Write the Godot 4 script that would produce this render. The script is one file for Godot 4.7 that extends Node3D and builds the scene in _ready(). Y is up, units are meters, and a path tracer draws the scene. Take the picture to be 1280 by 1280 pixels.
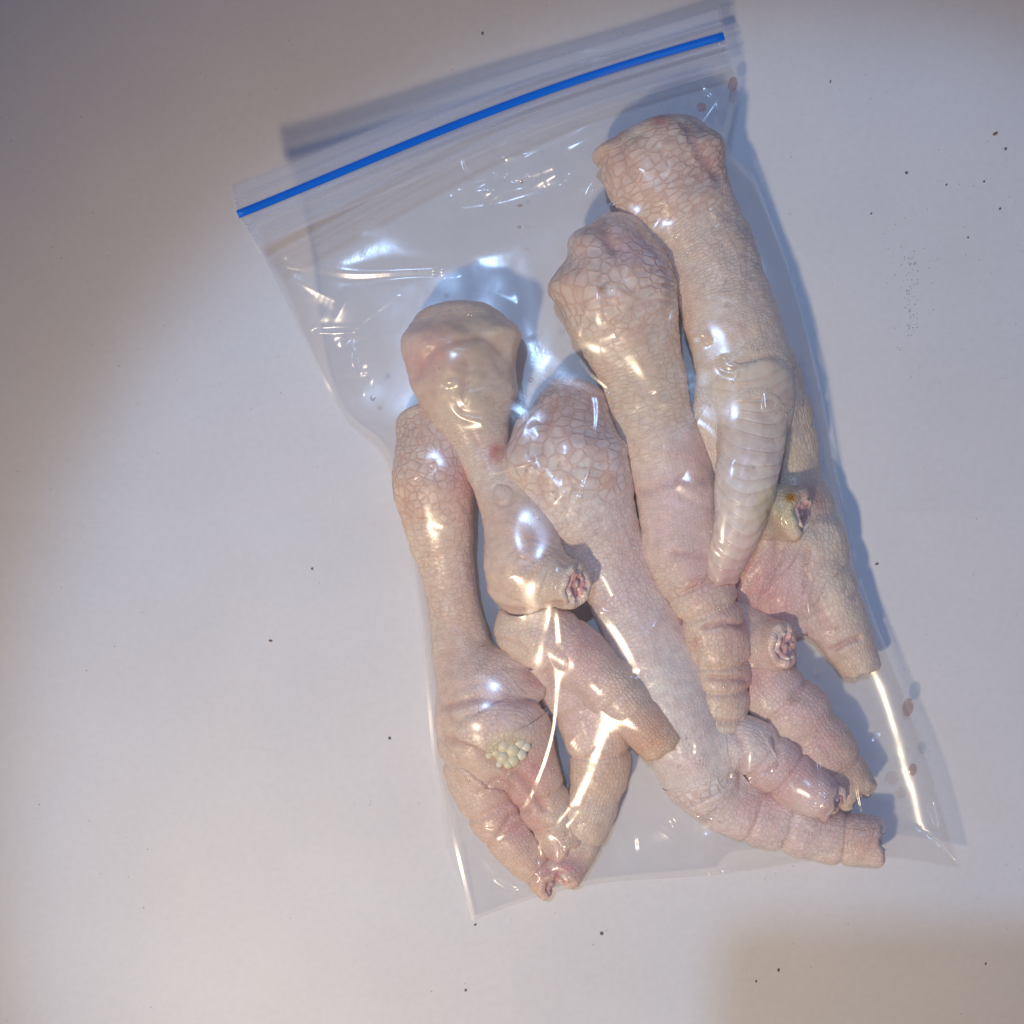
extends Node3D
# A clear press-seal bag of trimmed chicken feet lying on a white table, seen from straight above under two lamps.

const S := 0.0002            # metres on the table per photograph pixel
const CAM_H := 0.32          # height of the lens above the table
const MM := 0.001
const FY := 0.78             # limbs lie a little flattened

var noise := FastNoiseLite.new()
var fine := FastNoiseLite.new()
var rng := RandomNumberGenerator.new()
var used := {}
var skin_leg: Array[StandardMaterial3D] = []
var skin_toe := {}
var pattern := {}            # name -> [PackedFloat32Array, width, height]
var flesh: StandardMaterial3D
var bone_mat: StandardMaterial3D
# height of the feet, and of the film over them, on a grid of 1 mm
const GX0 := -0.085
const GZ0 := -0.135
const GN := 260
var top := PackedFloat32Array()
var film_y := PackedFloat32Array()

# ---------------------------------------------------------------- small helpers
func spot(px: float, py: float, y := 0.0) -> Vector3:
	var k := S * (1.0 - y / CAM_H)
	return Vector3((px - 640.0) * k, y, (py - 640.0) * k)

func numbered(called: String) -> String:
	if not used.has(called):
		used[called] = 0
		return called
	used[called] += 1
	return "%s_%03d" % [called, used[called]]

func tag(o: Node3D, label: String, category := "", group := "", kind := "") -> Node3D:
	if label: o.set_meta("label", label)
	if category: o.set_meta("category", category)
	if group: o.set_meta("group", group)
	if kind: o.set_meta("kind", kind)
	return o

func thing(called: String, label: String, category: String, at := Vector3.ZERO, group := "") -> Node3D:
	var o := Node3D.new()
	o.name = numbered(called)
	add_child(o, true)
	o.position = at
	tag(o, label, category, group)
	return o

func put(called: String, mesh: Mesh, mat: Material, parent: Node3D = null) -> MeshInstance3D:
	var o := MeshInstance3D.new()
	o.mesh = mesh
	o.material_override = mat
	if parent:
		o.name = called
		parent.add_child(o, true)
	else:
		o.name = numbered(called)
		add_child(o, true)
	return o

func lin(r: float, g: float, b: float) -> Color:
	return Color(r, g, b).linear_to_srgb()

func grid_mesh(p: PackedVector3Array, nu: int, nv: int, wrap: bool, uv := PackedVector2Array(), col := PackedColorArray(), flip := false) -> ArrayMesh:
	# nv rows of nu points; with wrap the last column repeats the first
	var n := PackedVector3Array()
	n.resize(nu * nv)
	for j in nv:
		var ja := maxi(j - 1, 0) * nu
		var jb := mini(j + 1, nv - 1) * nu
		for i in nu:
			var ia := i - 1
			var ib := i + 1
			if wrap:
				if ia < 0: ia = nu - 2
				if ib > nu - 1: ib = 1
			else:
				ia = maxi(ia, 0)
				ib = mini(ib, nu - 1)
			var du := p[j * nu + ib] - p[j * nu + ia]
			var dv := p[jb + i] - p[ja + i]
			var c := du.cross(dv)
			n[j * nu + i] = (-c if flip else c).normalized()
	var idx := PackedInt32Array()
	idx.resize((nu - 1) * (nv - 1) * 6)
	var k := 0
	for j in nv - 1:
		for i in nu - 1:
			var a := j * nu + i
			var b := a + 1
			var c := a + nu
			var d := c + 1
			if flip:
				idx[k] = a; idx[k + 1] = b; idx[k + 2] = c; idx[k + 3] = b; idx[k + 4] = d; idx[k + 5] = c
			else:
				idx[k] = a; idx[k + 1] = c; idx[k + 2] = b; idx[k + 3] = b; idx[k + 4] = c; idx[k + 5] = d
			k += 6
	var arr := []
	arr.resize(Mesh.ARRAY_MAX)
	arr[Mesh.ARRAY_VERTEX] = p
	arr[Mesh.ARRAY_NORMAL] = n
	arr[Mesh.ARRAY_INDEX] = idx
	if uv.size(): arr[Mesh.ARRAY_TEX_UV] = uv
	if col.size(): arr[Mesh.ARRAY_COLOR] = col
	var m := ArrayMesh.new()
	m.add_surface_from_arrays(Mesh.PRIMITIVE_TRIANGLES, arr)
	return m

# ---------------------------------------------------------------- skin patterns
func cells(size_mm: float, sd: int, jitter := 1.0) -> FastNoiseLite:
	var f := FastNoiseLite.new()
	f.noise_type = FastNoiseLite.TYPE_CELLULAR
	f.cellular_distance_function = FastNoiseLite.DISTANCE_EUCLIDEAN
	f.cellular_return_type = FastNoiseLite.RETURN_DISTANCE2_SUB
	f.cellular_jitter = jitter
	f.frequency = 1.0 / size_mm
	f.fractal_type = FastNoiseLite.FRACTAL_NONE
	f.seed = sd
	return f

func make_pattern(called: String, w: int, h: int, length: float, radius: float, sd: int) -> Array:
	# Scales of the skin on a cylinder: along = length in mm, round = 2 pi radius. Returns [height image, colour image].
	var big := cells(2.1, sd, 0.95)
	var mid := cells(2.0, sd + 1, 0.75)
	var tiny := cells(0.95, sd + 2, 0.9)
	var small := cells(1.35, sd + 3, 0.9)
	var mott := FastNoiseLite.new()
	mott.frequency = 0.35
	mott.seed = sd + 4
	mott.fractal_octaves = 4
	var hb := PackedByteArray()
	hb.resize(w * h)
	var cb := PackedByteArray()
	cb.resize(w * h * 3)
	var hf := PackedFloat32Array()
	hf.resize(w * h)
	for j in h:
		var a := (float(j) / h) * TAU
		var cy := cos(a) * radius
		var cz := sin(a) * radius
		var th := a if a < PI else a - TAU
		var up := cos(a)
		for i in w:
			var s := (float(i) / w) * length
			var u := float(i) / w
			var v := 0.0
			var deep := 1.0
			if called.begins_with("leg"):
				var wob := 0.05 * sin(s * 0.4 + a * 3.0)
				var wb := 1.0 - smoothstep(0.20, 0.34, u + wob)
				var wt := smoothstep(0.55, 0.72, u + wob)
				var front := smoothstep(-0.25, 0.25, up + 0.3 * sin(s * 0.11 + sd))
				if wb > 0.0:
					v += wb * (big.get_noise_3d(s, cy, cz) + 1.0) * 1.15
				if wt > 0.0:
					v += wt * (tiny.get_noise_3d(s, cy, cz) + 1.0) * 1.05
				if called == "leg_bare":
					v = lerpf(v, 1.2, wb)
				var wm := 1.0 - wb - wt
				if wm > 0.0:
					if front > 0.0:
						v += wm * front * (mid.get_noise_3d(s * 1.25, cy * 0.72, cz * 0.72) + 1.0) * 1.1
					if front < 1.0:
						v += wm * (1.0 - front) * (small.get_noise_3d(s, cy, cz) + 1.0)
				deep = 0.75 + 0.4 * wb - 0.25 * wt
			elif called == "band":
				var side := smoothstep(0.95, 1.35, absf(th + 0.12 * sin(s * 0.5)))
				if side < 1.0:
					var f := fposmod((s + 0.30 * radius * th * th + 0.35 * sin(th * 3.0 + s * 0.3) + 0.5 * sin(s * 0.37)) / 2.5, 1.0)
					v += (1.0 - side) * minf(smoothstep(-0.05, 0.75, f) * 0.42, smoothstep(-0.02, 0.14, 1.0 - f) * 0.5)
				deep = 0.55 * smoothstep(3.0, 14.0, s) + 0.05
				v = lerpf(0.45, v, smoothstep(4.0, 15.0, s))
				if side > 0.0:
					v += side * (small.get_noise_3d(s, cy, cz) + 1.0)
			elif called == "square":
				# rows of square scutes with pebbles beside them
				var row := smoothstep(0.5, 0.75, absf(th + 0.45))
				if row < 1.0:
					v += (1.0 - row) * (mid.get_noise_3d(s * 1.5, cy * 1.25, cz * 1.25) + 1.0)
				if row > 0.0:
					v += row * (small.get_noise_3d(s * 1.1, cy * 1.1, cz * 1.1) + 1.0)
				deep = 0.9
			else:
				v = (tiny.get_noise_3d(s * 0.95, cy * 0.95, cz * 0.95) + 1.0) * 1.05
				deep = 0.8
			var dome := 1.0 - exp(-4.8 * maxf(v, 0.0))
			var m := mott.get_noise_3d(s, cy, cz)
			var hh := clampf(dome * deep + 0.10 * m, 0.0, 1.0)
			hf[j * w + i] = hh
			hb[j * w + i] = int(hh * 255.0)
			var line := smoothstep(0.0, 0.34, v)
			var k := 1.0 - (1.0 - line) * deep
			var t := 1.0 + 0.07 * m
			var q := (j * w + i) * 3
			cb[q] = int(clampf((0.965 + 0.035 * k) * t * 0.985, 0, 1) * 255)
			cb[q + 1] = int(clampf((0.925 + 0.075 * k) * t * 0.985, 0, 1) * 255)
			cb[q + 2] = int(clampf((0.90 + 0.10 * k) * t * 0.985, 0, 1) * 255)
	pattern[called] = [hf, w, h]
	return [Image.create_from_data(w, h, false, Image.FORMAT_L8, hb), Image.create_from_data(w, h, false, Image.FORMAT_RGB8, cb)]

func skin(called: String, w: int, h: int, length: float, radius: float, sd: int, relief: float) -> StandardMaterial3D:
	var im := make_pattern(called, w, h, length, radius, sd)
	var m := StandardMaterial3D.new()
	m.resource_name = "skin " + called
	m.vertex_color_use_as_albedo = true
	m.albedo_texture = ImageTexture.create_from_image(im[1])
	m.heightmap_enabled = true
	m.heightmap_texture = ImageTexture.create_from_image(im[0])
	m.heightmap_scale = relief
	m.roughness = 0.42
	m.metallic_specular = 0.5
	m.clearcoat_enabled = true
	m.clearcoat = 0.2
	m.clearcoat_roughness = 0.22
	m.subsurf_scatter_enabled = true
	m.subsurf_scatter_strength = 0.16
	return m

func make_materials() -> void:
	skin_leg.append(skin("leg", 1024, 640, 105.0, 9.6, 11, 0.02))
	skin_leg.append(skin("leg_b", 1024, 640, 105.0, 9.6, 47, 0.02))
	skin_leg.append(skin("leg_bare", 1024, 640, 105.0, 9.6, 77, 0.012))
	skin_toe["band"] = skin("band", 640, 400, 55.0, 7.6, 5, 0.028)
	skin_toe["square"] = skin("square", 640, 400, 55.0, 7.4, 23, 0.018)
	skin_toe["pebble"] = skin("pebble", 640, 400, 55.0, 7.2, 31, 0.018)
	flesh = StandardMaterial3D.new()
	flesh.resource_name = "cut flesh"
	flesh.vertex_color_use_as_albedo = true
	flesh.roughness = 0.28
	flesh.subsurf_scatter_enabled = true
	flesh.subsurf_scatter_strength = 0.1
	bone_mat = StandardMaterial3D.new()
	bone_mat.resource_name = "bone"
	bone_mat.albedo_color = lin(0.60, 0.42, 0.38)
	bone_mat.roughness = 0.3

# ---------------------------------------------------------------- limbs
class Limb:
	var c := PackedVector3Array()     # centres, about every 0.4 mm
	var r := PackedFloat32Array()
	var length := 0.0
	var kind := "leg"
	var called := "leg"
	var first := "open"               # open, round
	var last := "round"               # round, cut
	var roll := 0.0
	var folds := 0.0                  # depth of the creases between toe pads
	var fold_step := 11.0
	var blunt := 0.7                  # how far a rounded first end bulges out
	var lo := Vector3.ZERO
	var hi := Vector3.ZERO

func limb(called: String, kind: String, pts: Array, opt := {}) -> Limb:
	var l := Limb.new()
	l.called = called
	l.kind = kind
	l.first = opt.get("first", "open")
	l.last = opt.get("last", "round")
	l.roll = opt.get("roll", 0.0)
	l.folds = opt.get("folds", 0.0)
	l.blunt = opt.get("blunt", 0.42 if called == "leg" else 0.7)
	l.fold_step = opt.get("step", 11.0)
	var q: Array[Vector4] = []
	for p in pts:
		var rr: float = p[2] * S
		var y: float = rr * FY + 0.0007 + p[3] * MM
		var k := 1.0 - y / CAM_H
		q.append(Vector4((p[0] - 640.0) * S * k, y, (p[1] - 640.0) * S * k, rr * k))
	var dense: Array[Vector4] = []
	for i in q.size() - 1:
		var a := q[maxi(i - 1, 0)]
		var b := q[i]
		var c := q[i + 1]
		var d := q[mini(i + 2, q.size() - 1)]
		if i == 0: a = b * 2.0 - c
		if i == q.size() - 2: d = c * 2.0 - b
		for t in 32:
			var f := t / 32.0
			dense.append(0.5 * ((2.0 * b) + (c - a) * f + (2.0 * a - 5.0 * b + 4.0 * c - d) * f * f + (3.0 * b - a - 3.0 * c + d) * f * f * f))
	dense.append(q[-1])
	var step := 0.0004
	var run := 0.0
	var want := 0.0
	for i in dense.size() - 1:
		var a := dense[i]
		var b := dense[i + 1]
		var len := Vector3(b.x - a.x, b.y - a.y, b.z - a.z).length()
		while want <= run + len:
			var m := a.lerp(b, (want - run) / maxf(len, 1e-9))
			l.c.append(Vector3(m.x, m.y, m.z))
			l.r.append(m.w)
			want += step
		run += len
	l.length = run
	l.lo = l.c[0]
	l.hi = l.c[0]
	for i in l.c.size():
		var v := Vector3.ONE * l.r[i]
		l.lo = l.lo.min(l.c[i] - v)
		l.hi = l.hi.max(l.c[i] + v)
	return l

func limb_dist(l: Limb, p: Vector3) -> float:
	var best := 1.0
	var n := l.c.size()
	var i := 0
	var at := 0
	while i < n:
		var d := p - l.c[i]
		d.y /= FY
		var e := d.length() - l.r[i]
		if e < best:
			best = e
			at = i
		i += 8
	i = maxi(at - 6, 0)
	var to := mini(at + 7, n)
	while i < to:
		var d := p - l.c[i]
		d.y /= FY
		best = minf(best, d.length() - l.r[i])
		i += 2
	return best

const WARM_AT := Vector3(-900 * S, 0.47, 1500 * S)
const COOL_AT := Vector3(-573 * S, 0.853, -957 * S)
const BLEND := 0.0035

func field(own: Limb, others: Array, p: Vector3) -> float:
	var d := limb_dist(own, p)
	for o: Limb in others:
		if p.x < o.lo.x - BLEND or p.z < o.lo.z - BLEND or p.x > o.hi.x + BLEND or p.z > o.hi.z + BLEND:
			continue
		var e := limb_dist(o, p)
		var h := maxf(BLEND - absf(d - e), 0.0) / BLEND
		d = minf(d, e) - h * h * BLEND * 0.25
	return d

func build_limb(foot: Node3D, l: Limb, others: Array, paint: Dictionary, sd: int) -> void:
	var rows: Array = []   # [centre, tangent, radius, s, index]
	var n := l.c.size()
	var t0 := (l.c[0] - l.c[6]).normalized()
	if l.first == "round":
		for k in 14:
			var a := PI / 2 * (1.0 - k / 14.0)
			rows.append([l.c[0] + t0 * sin(a) * l.r[0] * l.blunt, -t0, l.r[0] * maxf(pow(cos(a), 0.55 if l.blunt < 0.6 else 1.0), 0.02), -sin(a) * l.r[0] * l.blunt])
	for i in n:
		var t := (l.c[mini(i + 4, n - 1)] - l.c[maxi(i - 4, 0)]).normalized()
		rows.append([l.c[i], t, l.r[i], i * 0.0004])
	var t1 := (l.c[n - 1] - l.c[n - 7]).normalized()
	var rl := l.r[n - 1]
	if l.last == "round":
		for k in range(1, 15):
			var a := PI / 2 * k / 14.0
			rows.append([l.c[n - 1] + t1 * sin(a) * rl * 0.8, t1, rl * maxf(cos(a), 0.02), l.length + sin(a) * rl * 0.8])
	else:
		for k in range(1, 9):
			var a := PI / 2 * k / 8.0
			rows.append([l.c[n - 1] + t1 * sin(a) * 0.0011, t1, rl - 0.0019 * (1.0 - cos(a)), l.length + sin(a) * 0.0011])
		for k in range(1, 6):
			rows.append([l.c[n - 1] + t1 * (0.0011 - 0.0004 * k), t1, (rl - 0.0019) * (1.0 - 0.025 * k), l.length + 0.0012])
	var nv := rows.size()
	var rmax := 0.0
	for q in l.r: rmax = maxf(rmax, q)
	var nu := 121 if l.called == "leg" else 89
	var ring := nu - 1
	var p := PackedVector3Array()
	p.resize(nu * nv)
	var uv := PackedVector2Array()
	uv.resize(nu * nv)
	var col := PackedColorArray()
	col.resize(nu * nv)
	var pat: Array = pattern[l.kind]
	var ph: PackedFloat32Array = pat[0]
	var pw: int = pat[1]
	var pn: int = pat[2]
	var span := l.length if l.called == "leg" else maxf(0.055, l.length + 0.003)
	var amp := 0.00042 if l.kind == "band" else 0.0002 if l.called == "leg" else 0.00018
	var near := {}
	for j in nv:
		var row: Array = rows[j]
		var c: Vector3 = row[0]
		var t: Vector3 = row[1]
		var rr: float = row[2]
		var s: float = row[3]
		var w := t.cross(Vector3.UP).normalized()
		var upv := w.cross(t).normalized()
		var f := 1.0
		if l.folds > 0.0:
			var smm := s * 1000.0 + 2.0 * sin(s * 300.0 + sd)
			var ff := fposmod(smm / l.fold_step + 0.37 * sd, 1.0)
			var dd := minf(ff, 1.0 - ff) * l.fold_step
			f = 1.0 + l.folds * (0.28 * sin(ff * PI) - 0.2) - l.folds * exp(-dd * dd / 0.9)
		# is another limb of this foot close to this row?
		var close: Array = []
		for o: Limb in others:
			if limb_dist(o, c) < rr + BLEND:
				close.append(o)
		for i in nu:
			var ii := i % ring
			var th := PI + TAU * ii / ring
			var dir := upv * cos(th) * FY + w * sin(th)
			var q0 := c + dir * rr
			var nz := noise.get_noise_3d(q0.x * 1000.0, q0.y * 1000.0, q0.z * 1000.0)
			var wide := f if cos(th) > -0.4 else 1.0
			var q := c + dir * rr * (wide + 0.055 * nz)
			var vv := (float(i) / ring + 0.5 + l.roll)
			var uu := s / span
			var pj := int(fposmod(vv, 1.0) * pn) % pn
			var pi := clampi(int(fposmod(uu, 1.0) * pw), 0, pw - 1)
			q += dir * (ph[pj * pw + pi] - 0.6) * amp * minf(rr / 0.004, 1.0)
			if l.last == "cut" and s > l.length - 0.004:
				q += t1 * ragged(th, sd) * smoothstep(l.length - 0.004, l.length, s)
			var red := 0.0
			if cos(th) > -0.3:
				for g in paint.get("grooves", []):
					if q.x < g[3].x or q.z < g[3].y or q.x > g[4].x or q.z > g[4].y: continue
					var best := 1e9
					var line: PackedVector2Array = g[0]
					var q2 := Vector2(q.x, q.z)
					for m in line.size() - 1:
						var ab := line[m + 1] - line[m]
						var tt := clampf((q2 - line[m]).dot(ab) / maxf(ab.length_squared(), 1e-12), 0.0, 1.0)
						best = minf(best, (q2 - line[m] - ab * tt).length_squared())
					var gg := exp(-best / (g[1] * g[1]))
					q -= dir * gg * g[2]
					red = maxf(red, gg * clampf(g[2] * 900.0, 0.0, 1.0))
				for g in paint.get("lumps", []):
					var d2: float = (Vector2(q.x, q.z) - g[0]).length_squared() / (g[1] * g[1])
					if d2 < 4.0: q += dir * g[2] * exp(-d2 * 1.4)
			if close.size() and cos(th) > -0.75:
				var b := 1.0
				for o: Limb in close:
					b = minf(b, limb_dist(o, q))
				if b < BLEND and b > -BLEND * 0.75:
					var h := maxf(BLEND - absf(b), 0.0) / BLEND
					var fv := minf(0.0, b) - h * h * BLEND * 0.25
					# move out along the normal of the joined surface
					var g := Vector3.ZERO
					var e := 0.0004
					var d0 := field(l, close, q)
					g.x = field(l, close, q + Vector3(e, 0, 0)) - d0
					g.y = field(l, close, q + Vector3(0, e, 0)) - d0
					g.z = field(l, close, q + Vector3(0, 0, e)) - d0
					if g.length() > 1e-7:
						q += g.normalized() * clampf(-fv, 0.0, 0.002)
			if q.y < 0.0006:
				q.y = 0.0006
			var k := j * nu + i
			p[k] = q
			uv[k] = Vector2(uu, vv)
			col[k] = tint(paint, q, nz)
			if red > 0.02: col[k] = col[k].lerp(Color(0.55, 0.27, 0.24), red * 0.45)
			if i < ring and q.y > 0.002:
				var gx := int((q.x - GX0) * 1000.0)
				var gz := int((q.z - GZ0) * 1000.0)
				if gx >= 0 and gz >= 0 and gx < GN and gz < GN:
					var gi := gz * GN + gx
					top[gi] = maxf(top[gi], q.y)
	var mat: StandardMaterial3D = skin_leg[0] if l.kind == "leg" else skin_leg[1] if l.kind == "leg_b" else skin_leg[2] if l.kind == "leg_bare" else skin_toe[l.kind]
	put(l.called, grid_mesh(p, nu, nv, true, uv, col, true), mat, foot)
	if l.last == "cut":
		cut_end(foot, l.c[n - 1] + t1 * 0.0009, t1, rl - 0.0015, sd, paint)

func ragged(th: float, sd: int) -> float:
	return 0.0006 * sin(th * 2.0 + sd) + 0.0003 * sin(th * 3.0 + sd * 2.0) + 0.0002 * sin(th * 7.0 + sd)

func tint(paint: Dictionary, q: Vector3, nz: float) -> Color:
	var c: Color = paint.base
	c = c.lerp(paint.second, clampf(0.5 + 1.1 * nz, 0.0, 1.0) * 0.6)
	var mm := fine.get_noise_3d(q.x * 1000.0, q.y * 1000.0, q.z * 1000.0)
	for sp in paint.spots:
		var dx: float = (q.x - sp[5]) / sp[7]
		var dz: float = (q.z - sp[6]) / sp[7]
		var d := dx * dx + dz * dz
		if d < 4.0:
			c = c.lerp(sp[3], clampf(exp(-d * 1.1) * sp[4] * 1.25 * (1.0 + 0.7 * mm), 0.0, 1.0))
	var k := 1.0 + 0.10 * mm
	return Color(c.r * k, c.g * k, c.b * k)

func cut_end(foot: Node3D, at: Vector3, t: Vector3, r: float, sd: int, paint: Dictionary) -> void:
	var holder := MeshInstance3D.new()
	var w := t.cross(Vector3.UP).normalized()
	var upv := w.cross(t).normalized()
	var nu := 41
	var nv := 16
	var p := PackedVector3Array()
	var col := PackedColorArray()
	var cx := r * 0.12 * sin(sd * 2.3)
	var cy := r * 0.15 * cos(sd * 1.7)
	for j in nv:
		var f := 1.0 - float(j) / (nv - 1)
		for i in nu:
			var a := TAU * (i % (nu - 1)) / (nu - 1)
			var x := cos(a) * r * f
			var y := sin(a) * r * f
			var q := at + w * (x + cx * (1.0 - f)) + upv * (y + cy * (1.0 - f)) * FY
			var nz := fine.get_noise_3d(q.x * 1100.0, q.y * 1100.0, q.z * 1100.0 + sd * 7.0)
			var out := 0.0004 * nz - 0.0004 * (1.0 - f) + 0.0006 * exp(-pow((f - 0.6 - 0.2 * nz) / 0.16, 2.0)) * (0.5 + 2.0 * nz)
			q += t * (out + ragged(PI / 2 - a, sd) * f)
			p.append(q)
			var c := Color(0.88, 0.55, 0.50).lerp(Color(0.70, 0.29, 0.27), clampf(0.42 + 1.0 * nz, 0.0, 1.0))
			c = c.lerp(paint.base, smoothstep(0.6, 0.95, f + 0.5 * nz))
			col.append(c)
	var m := grid_mesh(p, nu, nv, true, PackedVector2Array(), col, true)
	holder.mesh = m
	holder.material_override = flesh
	holder.name = "cut_end"
	foot.add_child(holder, true)
	# the stump of bone showing in the cut
	var bp := PackedVector3Array()
	var br := r * 0.27
	var o := at + w * cx + upv * cy * FY - t * 0.0009
	for j in 9:
		var b := PI / 2 * j / 8.0
		for i in 21:
			var a := TAU * (i % 20) / 20.0
			var lump := 1.0 + 0.18 * sin(a * 2.0 + sd) + 0.07 * sin(a * 5.0 + sd * 3.0)
			bp.append(o + (w * cos(a) + upv * sin(a) * FY) * br * lump * maxf(cos(b), 0.01) + t * sin(b) * 0.0013)
	put("bone", grid_mesh(bp, 21, 9, true, PackedVector2Array(), PackedColorArray(), true), bone_mat, holder)

func make_foot(label: String, limbs: Array, paint: Dictionary, sd: int) -> Node3D:
	var foot := thing("chicken_foot", label, "chicken foot", Vector3.ZERO, "chicken feet packed in the bag")
	for sp in paint.spots:
		var at := spot(sp[0], sp[1], 0.014)
		sp.append(at.x)
		sp.append(at.z)
		sp.append(sp[2] * S)
	var ready_grooves: Array = []
	for g in paint.get("grooves", []):
		var pts: Array = g[0]
		var line := PackedVector2Array()
		for m in pts.size() - 1:
			var b: Array = pts[m]
			var c: Array = pts[m + 1]
			var a: Array = pts[maxi(m - 1, 0)]
			var d: Array = pts[mini(m + 2, pts.size() - 1)]
			for t in 6:
				var w := Vector2(b[0], b[1]).cubic_interpolate(Vector2(c[0], c[1]), Vector2(a[0], a[1]), Vector2(d[0], d[1]), t / 6.0)
				var at := spot(w.x, w.y, 0.016)
				line.append(Vector2(at.x, at.z))
		var e := spot(pts[-1][0], pts[-1][1], 0.016)
		line.append(Vector2(e.x, e.z))
		var lo := line[0]
		var hi := line[0]
		for w in line:
			lo = lo.min(w)
			hi = hi.max(w)
		var wide: float = g[1] * S
		ready_grooves.append([line, wide, g[2] * MM, lo - Vector2.ONE * wide * 2.5, hi + Vector2.ONE * wide * 2.5])
	paint["grooves"] = ready_grooves
	var ready_lumps: Array = []
	for g in paint.get("lumps", []):
		var at := spot(g[0], g[1], 0.014)
		ready_lumps.append([Vector2(at.x, at.z), g[2] * S, g[3] * MM])
	paint["lumps"] = ready_lumps
	var k := 0
	for l: Limb in limbs:
		var others: Array = []
		for o: Limb in limbs:
			if o != l and o.lo.x < l.hi.x + BLEND and o.hi.x > l.lo.x - BLEND and o.lo.z < l.hi.z + BLEND and o.hi.z > l.lo.z - BLEND:
				others.append(o)
		build_limb(foot, l, others, paint, sd * 10 + k)
		k += 1
	return foot

const PEACH := Color(0.98, 0.72, 0.55)
const CREAM := Color(0.99, 0.83, 0.68)
const PINK := Color(0.95, 0.71, 0.67)
const PALE := Color(0.99, 0.88, 0.82)
const RED := Color(0.50, 0.18, 0.17)
const ROSE := Color(0.84, 0.42, 0.41)
const RUST := Color(0.83, 0.52, 0.36)
const GREY := Color(0.66, 0.57, 0.49)
const YELLOW := Color(0.80, 0.69, 0.44)

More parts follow.
